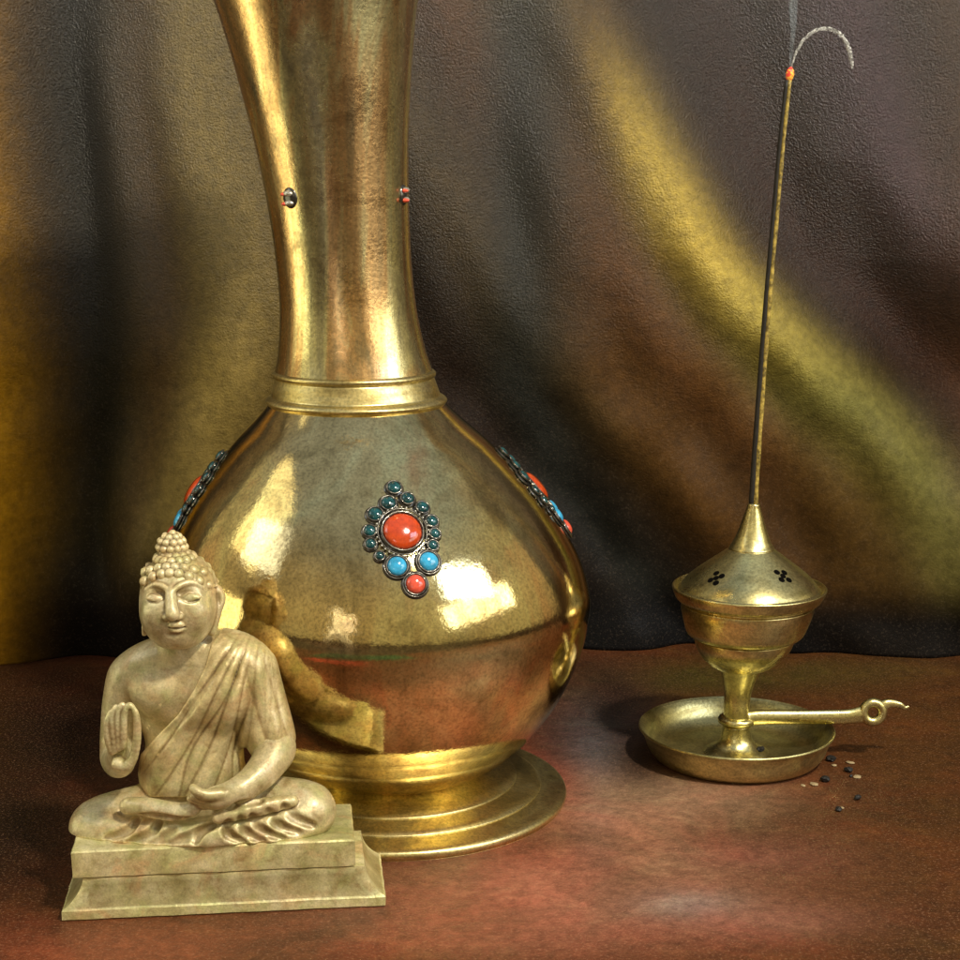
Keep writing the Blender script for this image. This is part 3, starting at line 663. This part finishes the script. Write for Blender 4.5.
# body finer: rebuild the upper part at head resolution by resampling body field onto the head grid and unioning
def resample(src, dst):
    I = [np.clip((dst.ax[a]-src.lo[a])/src.h, 0, src.n[a]-1.001) for a in range(3)]
    i0 = [i.astype(int) for i in I]; f = [(i-j).astype(np.float32) for i, j in zip(I, i0)]
    A = src.F
    def at(dx, dy, dz): return A[np.ix_(i0[0]+dx, i0[1]+dy, i0[2]+dz)]
    fx = f[0][:, None, None]; fy = f[1][None, :, None]; fz = f[2][None, None, :]
    out = 0
    for dx in (0, 1):
        for dy in (0, 1):
            for dz in (0, 1):
                out = out + at(dx, dy, dz)*(fx if dx else 1-fx)*(fy if dy else 1-fy)*(fz if dz else 1-fz)
    return out
ALL = Field(B.lo, (B.ax[0][-1], B.ax[1][-1], Hd.ax[2][-1]), .00050)
bf = resample(B, ALL); zz = ALL.ax[2]; bf[:, :, zz > B.ax[2][-1]] = .02
hf = resample(Hd, ALL)
msk = [(ALL.ax[a] < Hd.lo[a]) | (ALL.ax[a] > Hd.ax[a][-1]) for a in range(3)]
hf[msk[0], :, :] = .02; hf[:, msk[1], :] = .02; hf[:, :, msk[2]] = .02
k_ = .003; hh = np.clip(.5+.5*(bf-hf)/k_, 0, 1); hiz = (zz < q3(0, 640)[2])[None, None, :]
sm = bf*(1-hh)+hf*hh-k_*hh*(1-hh); ALL.F = np.where(hiz, sm, np.minimum(bf, hf)).astype(np.float32)
ALL.F[:, :, :2] = np.maximum(ALL.F[:, :, :2], .0005)
ALL.F[:, :, 2] = np.maximum(ALL.F[:, :, 2], .00001)
bodyo = link('body', ALL.mesh(), M_bud, statue)
# robe: grown off torso and upper arm, cut along the diagonal hem, pleated
X, Y_, Z_ = T.ax[0][:, None, None], T.ax[1][None, :, None], T.ax[2][None, None, :]
dd = Y_*CP+(H-Z_)*SP; PX = 480+F*X/dd; PY = 480-F*((Z_-H)*CP+Y_*SP)/dd
PX, PY, Yg = np.broadcast_arrays(PX, PY, Y_)
hem = np.interp(PY, [630, 645, 665, 690, 715, 735, 755, 790], [214, 211, 206, 194, 178, 158, 140, 136])       # x of the hem at each height
ph = np.arctan2(PX-268, PY-596)
rip = np.sin(ph*34+.8*np.sin(PY/19)+.5*np.sin(PX/23))
env = np.clip((PX-hem)/14, 0, 1)*np.clip((PY-640)/25, .15, 1)
armz = smooth01((PX-238)/14)*smooth01((PY-640)/30)
rip2 = np.sin((PX-.27*PY)/3.6)*.6
Rad = np.sqrt((PX-268)**2+(PY-596)**2)
wv = np.abs(np.sin(ph*15+.35*np.sin(PY/19)+.3*np.sin(PX/23)))**.8*.65+np.abs(np.sin(ph*27+1+.5*np.sin(PY/31)))**.8*.35
disp = .0012+.0036*wv*env*(1-armz*.75)*np.clip(Rad/130, .35, 1.1)+.0009*np.abs(np.sin((PX-.30*PY)/7))*armz
front = Yg < YS+.012
robe = T.F-disp
cut = (hem-PX)*SB*.8
cut = np.where(Yg > YS+.010, (170-PX-0*PY)*SB*.8, cut)
robe = np.maximum(robe, cut); robe = np.maximum(robe, (PY-797)*SB)
robe = np.maximum(robe, (q3(0, 655)[2]-.5-PY*0)*0-1)                         # keep
robe = np.maximum(robe, (646-PY)*SB*.6*np.clip((238-PX)/20, 0, 1)-.004*(np.clip((PX-210)/10, 0, 1)))
R_ = Field(T.lo, (T.ax[0][-1], T.ax[1][-1], T.ax[2][-1]), T.h); R_.F = robe.astype(np.float32)
# rolled hem
hp = []
for x, y in ((212, 644), (207, 662), (194, 689), (178, 714), (159, 734), (142, 753)):
    for dy in np.arange(-.040, .01, .0004):
        p = q3(x, y, dy); i = np.round((p-T.lo)/T.h).astype(int)
        if (i >= 0).all() and (i < T.n).all() and T.F[tuple(i)] < .0008: hp.append(p); break

R_.F[0] = .01; R_.F[-1] = .01; R_.F[:, :, :1] = .01; R_.F[:, :, -1:] = .01; R_.F[:, 0] = .01; R_.F[:, -1] = .01
link('robe', R_.mesh(), M_robe, statue)
# hair: snail-shell curls and the top knot
Hr = Field(q3(128, 606, -.045)*[1, 0, 1]+[0, YS-.040, 0], q3(232, 518, 0)*[1, 0, 1]+[0, YS+.026, 0], .00042)
Hr.ell(HC+[0, .0015, .0008], HR+[.0006, .0006, .0006], .001)
UC = q3(172, 549, -.004)
Hr.ell(UC, (.0070, .0070, .0080), .005)
Xh, Yh, Zh = Hr.ax[0][:, None, None]-HC[0]+.003, Hr.ax[1][None, :, None]-HC[1], Hr.ax[2][None, None, :]-HC[2]
fr_ = -Yh/HR[1]; zt = np.where(fr_ > 0, np.interp(np.abs(Xh)/HR[0]+0*fr_, [0, .35, .7, .95, 1.1], [.74, .70, .52, .14, -.1]), -.35)*HR[2]
Hr.F = np.maximum(Hr.F, ((zt-Zh)*.8)).astype(np.float32)
def curl(c, r): Hr.ell(c, (r, r, r), .0004)
for row, (el, n) in enumerate(((46, 21), (55, 18), (64, 15), (73, 11), (82, 6))):
    for k_i in range(n):
        az = 2*PI*(k_i+.5*(row % 2))/n; e_ = math.radians(el)
        sx = math.sin(az); fy = math.cos(az)
        e2 = e_
        d_ = np.array((sx*math.cos(e2), -fy*math.cos(e2), math.sin(e2)))
        if d_[1] > .55: continue
        if row == 0: 
            drop = abs(sx)**2.2*.52; d_[2] -= drop; d_ /= np.linalg.norm(d_)
        if row == 1:
            drop = abs(sx)**2.2*.40; d_[2] -= drop; d_ /= np.linalg.norm(d_)
        curl(HC+[-.0012, .001, .0004]+d_*(HR+.0002), .0026)
for el, n, r in ((8, 12, .0021), (32, 10, .0021), (56, 7, .0020), (85, 1, .0023)):
    for k_i in range(n):
        az = 2*PI*(k_i+.3*el/20)/n; e_ = math.radians(el); d_ = np.array((math.sin(az)*math.cos(e_), -math.cos(az)*math.cos(e_), math.sin(e_)))
        curl(UC+d_*(.0066, .0066, .0078), r*.9)
Hr.F[:, :, :1] = .01
link('hair', Hr.mesh(), M_hair, statue)
# plinth: rectangular loft
def loft(prof, cx, cy, rot, n=40, nd=16):
    v = []; f = []; c, s = math.cos(rot), math.sin(rot); per = []
    for w, d, z in prof:
        loop = []
        r = .0012
        def side(a, b, k): return [a+(b-a)*t/k for t in range(k)]
        xs_ = side(-w, w, n); ys_ = side(-d, d, nd)
        loop = [(x, -d) for x in xs_]+[(w, y) for y in ys_]+[(-x, d) for x in xs_]+[(-w, -y) for y in ys_]
        for x, y in loop:
            wob = .00016*math.sin(x*310+z*200)+.00012*math.sin(y*420+z*90+x*130)
            y2 = y+wob*(1 if abs(y) == d else 0); x2 = x+wob*(1 if abs(x) == w else 0)
            v.append((cx+x2*c-y2*s, cy+x2*s+y2*c, z+(.00008*math.sin(x*90+y*60) if z > .001 else 0)))
        m = len(loop)
    for i in range(len(prof)-1):
        for k in range(m): f.append((i*m+k, i*m+(k+1) % m, (i+1)*m+(k+1) % m, (i+1)*m+k))
    f.append(tuple(range(m))[::-1]); f.append(tuple((len(prof)-1)*m+k for k in range(m)))
    return v, f
ROT = math.radians(6.3)
def pl_obj(name, prof, cx, cy):
    o = MB().add(*loft(prof, cx, cy, ROT)).build(name, M_pl, statue, smooth=True)
    me = o.data; me.set_sharp_from_angle(angle=math.radians(35))
    return o
xl, xr = P(57, 919, .80).x, P(380, 913, .806).x
pcx = (xl+xr)/2; W = (xr-xl)/2; pcy = .8315; D = .0272
pl_obj('plinth_base', [(W-.001, D-.001, 0), (W, D, .0008), (W, D, .0052), (W-.0006, D-.0006, .0060)] +
       [(W-.0012-.0092*t**.75-.0014*math.sin(t*PI), D-.0008-.0030*t**.75-.0007*math.sin(t*PI), .0062+.0145*t) for t in (0, .15, .3, .45, .6, .75, .9, 1)], pcx, pcy)
xl2, xr2 = P(68, 850, .806).x, P(350, 850, .812).x
W2 = (xr2-xl2)/2; c2 = (xl2+xr2)/2
pl_obj('plinth_slab', [(W2-.0016, D-.0046, .0206), (W2-.0002, D-.0026, .0214), (W2, D-.0024, .0225), (W2, D-.0024, PZ-.0008), (W2-.0006, D-.0030, PZ), (W2-.003, D-.0054, PZ+.0001)], c2, pcy)

# ------------------------------------------------------------------ light
def area(name, loc, tgt, size, energy, col, sy=None):
    l = bpy.data.lights.new(name, 'AREA'); l.energy = energy; l.color = col; l.size = size
    if sy: l.shape = 'RECTANGLE'; l.size_y = sy
    o = bpy.data.objects.new(name, l); COL.objects.link(o); o.location = loc
    o.rotation_euler = (Vector(tgt)-Vector(loc)).to_track_quat('-Z', 'Y').to_euler(); return o
area('key_lamp', (.62, .10, 1.45), (0, .95, .12), .12, 25, (1, .90, .70))
c_ = Vector((.92, .40, .52)); t_ = Vector((0, .93, .12)); dr = (t_-c_).normalized(); rt = dr.cross(Vector((0, 0, 1))).normalized(); upv = rt.cross(dr)
for i in range(4):                                   # four panes of a low window to the right
    p = c_+rt*((i-1.5)*.225)+upv*(.03*(i-1.5)); area('window_pane_lamp', p, p+dr,   .205, .55, (1, .95, .78), .28)
area('left_window_lamp', (-1.02, .78, .17), (-.05, .95, .14), .46, 1.25, (1, .94, .56), .34)
area('left_window_lamp', (-1.00, .78, .96), (-.05, .95, .30), .46, 1.05, (1, .93, .60), .62)
area('top_cool_lamp', (1.15, .30, 1.0), (.45, 1.27, .50), .8, 6.0, (.72, .82, 1), .40)
area('top_cool_lamp', (-1.15, .55, 1.0), (-.40, 1.27, .50), .6, 1.6, (.74, .85, 1), .40)
sl = bpy.data.lights.new('easel_fill', 'SPOT'); sl.energy = 420; sl.spot_size = math.radians(50); sl.shadow_soft_size = .03  # added spot without a seen source, brightens the easel for its reflection
so_ = bpy.data.objects.new('easel_fill', sl); COL.objects.link(so_); so_.location = (-.2, -.1, 1.5)
so_.rotation_euler = (Vector((-.58, -.95, .45))-so_.location).to_track_quat('-Z', 'Y').to_euler()
w = bpy.data.worlds.new('World'); scene.world = w; w.use_nodes = True; nt = w.node_tree; bg = nt.nodes['Background']
tc = N(nt, 'ShaderNodeTexCoord'); sx = N(nt, 'ShaderNodeSeparateXYZ'); nt.links.new(tc.outputs['Generated'], sx.inputs[0])
mr = N(nt, 'ShaderNodeMapRange'); mr.inputs[1].default_value = -1; mr.inputs[2].default_value = 1; nt.links.new(sx.outputs['Z'], mr.inputs[0])
nt.links.new(ramp(nt, mr.outputs[0], [(.0, (.05, .03, .02)), (.488, (.07, .04, .025)), (.50, (.54, .43, .22)), (.66, (.68, .56, .31)), (.80, (.56, .48, .32)), (.9, (.42, .46, .50)), (1, (.50, .58, .68))]), bg.inputs['Color'])
bg.inputs['Strength'].default_value = .64
scene.view_settings.view_transform = 'Standard'; scene.view_settings.look = 'None'; scene.view_settings.gamma = 1; scene.view_settings.exposure = .1

# ------------------------------------------------------------------ easel behind the viewer, mirrored small in the vase belly
mE, ntE, bE = newmat('white_painted_wood'); bE.inputs['Roughness'].default_value = .5
ntE.links.new(ramp(ntE, noise(ntE, mapping(ntE), 30, 4), [(.3, (.62, .60, .54)), (.7, (.85, .83, .78))]), bE.inputs['Base Color'])
mF, ntF, bF = newmat('primed_canvas'); bF.inputs['Roughness'].default_value = .8
ntF.links.new(ramp(ntF, noise(ntF, mapping(ntF), 12, 4), [(.4, (.10, .18, .34)), (.5, (.62, .45, .30)), (.6, (.75, .74, .68))]), bF.inputs['Base Color'])
EO = Vector((-.60, -.95, 0))
ez = empty('easel', EO, 'small white tripod easel mirrored in the belly of the vase, left of the medallion', 'easel')
def ebar(a, b, r, name, mat=mE): MB().add(*tube([EO+Vector(a), EO+Vector(b)], r*1.7, 8)).build(name, mat, ez)
ebar((0, 0, .90), (0, 0, .20), .022, 'mast')
for a in ((-.24, .03, 0), (.24, .03, 0), (0, -.26, 0)): ebar((0, 0, .46), a, .020, 'leg')
ebar((-.14, .03, .34), (.14, .03, .34), .018, 'ledge')
cv = bmesh.new(); bmesh.ops.create_cube(cv, size=1)
for v in cv.verts: v.co = EO+Vector((.20+v.co.x*.20, .04+v.co.y*.025, .36+.18+v.co.z*.36))
bmesh.ops.bevel(cv, geom=cv.edges[:], offset=.003, segments=2, affect='EDGES')
cme = bpy.data.meshes.new('canvas'); cv.to_mesh(cme); cv.free(); link('canvas', cme, mF, ez, smooth=False)
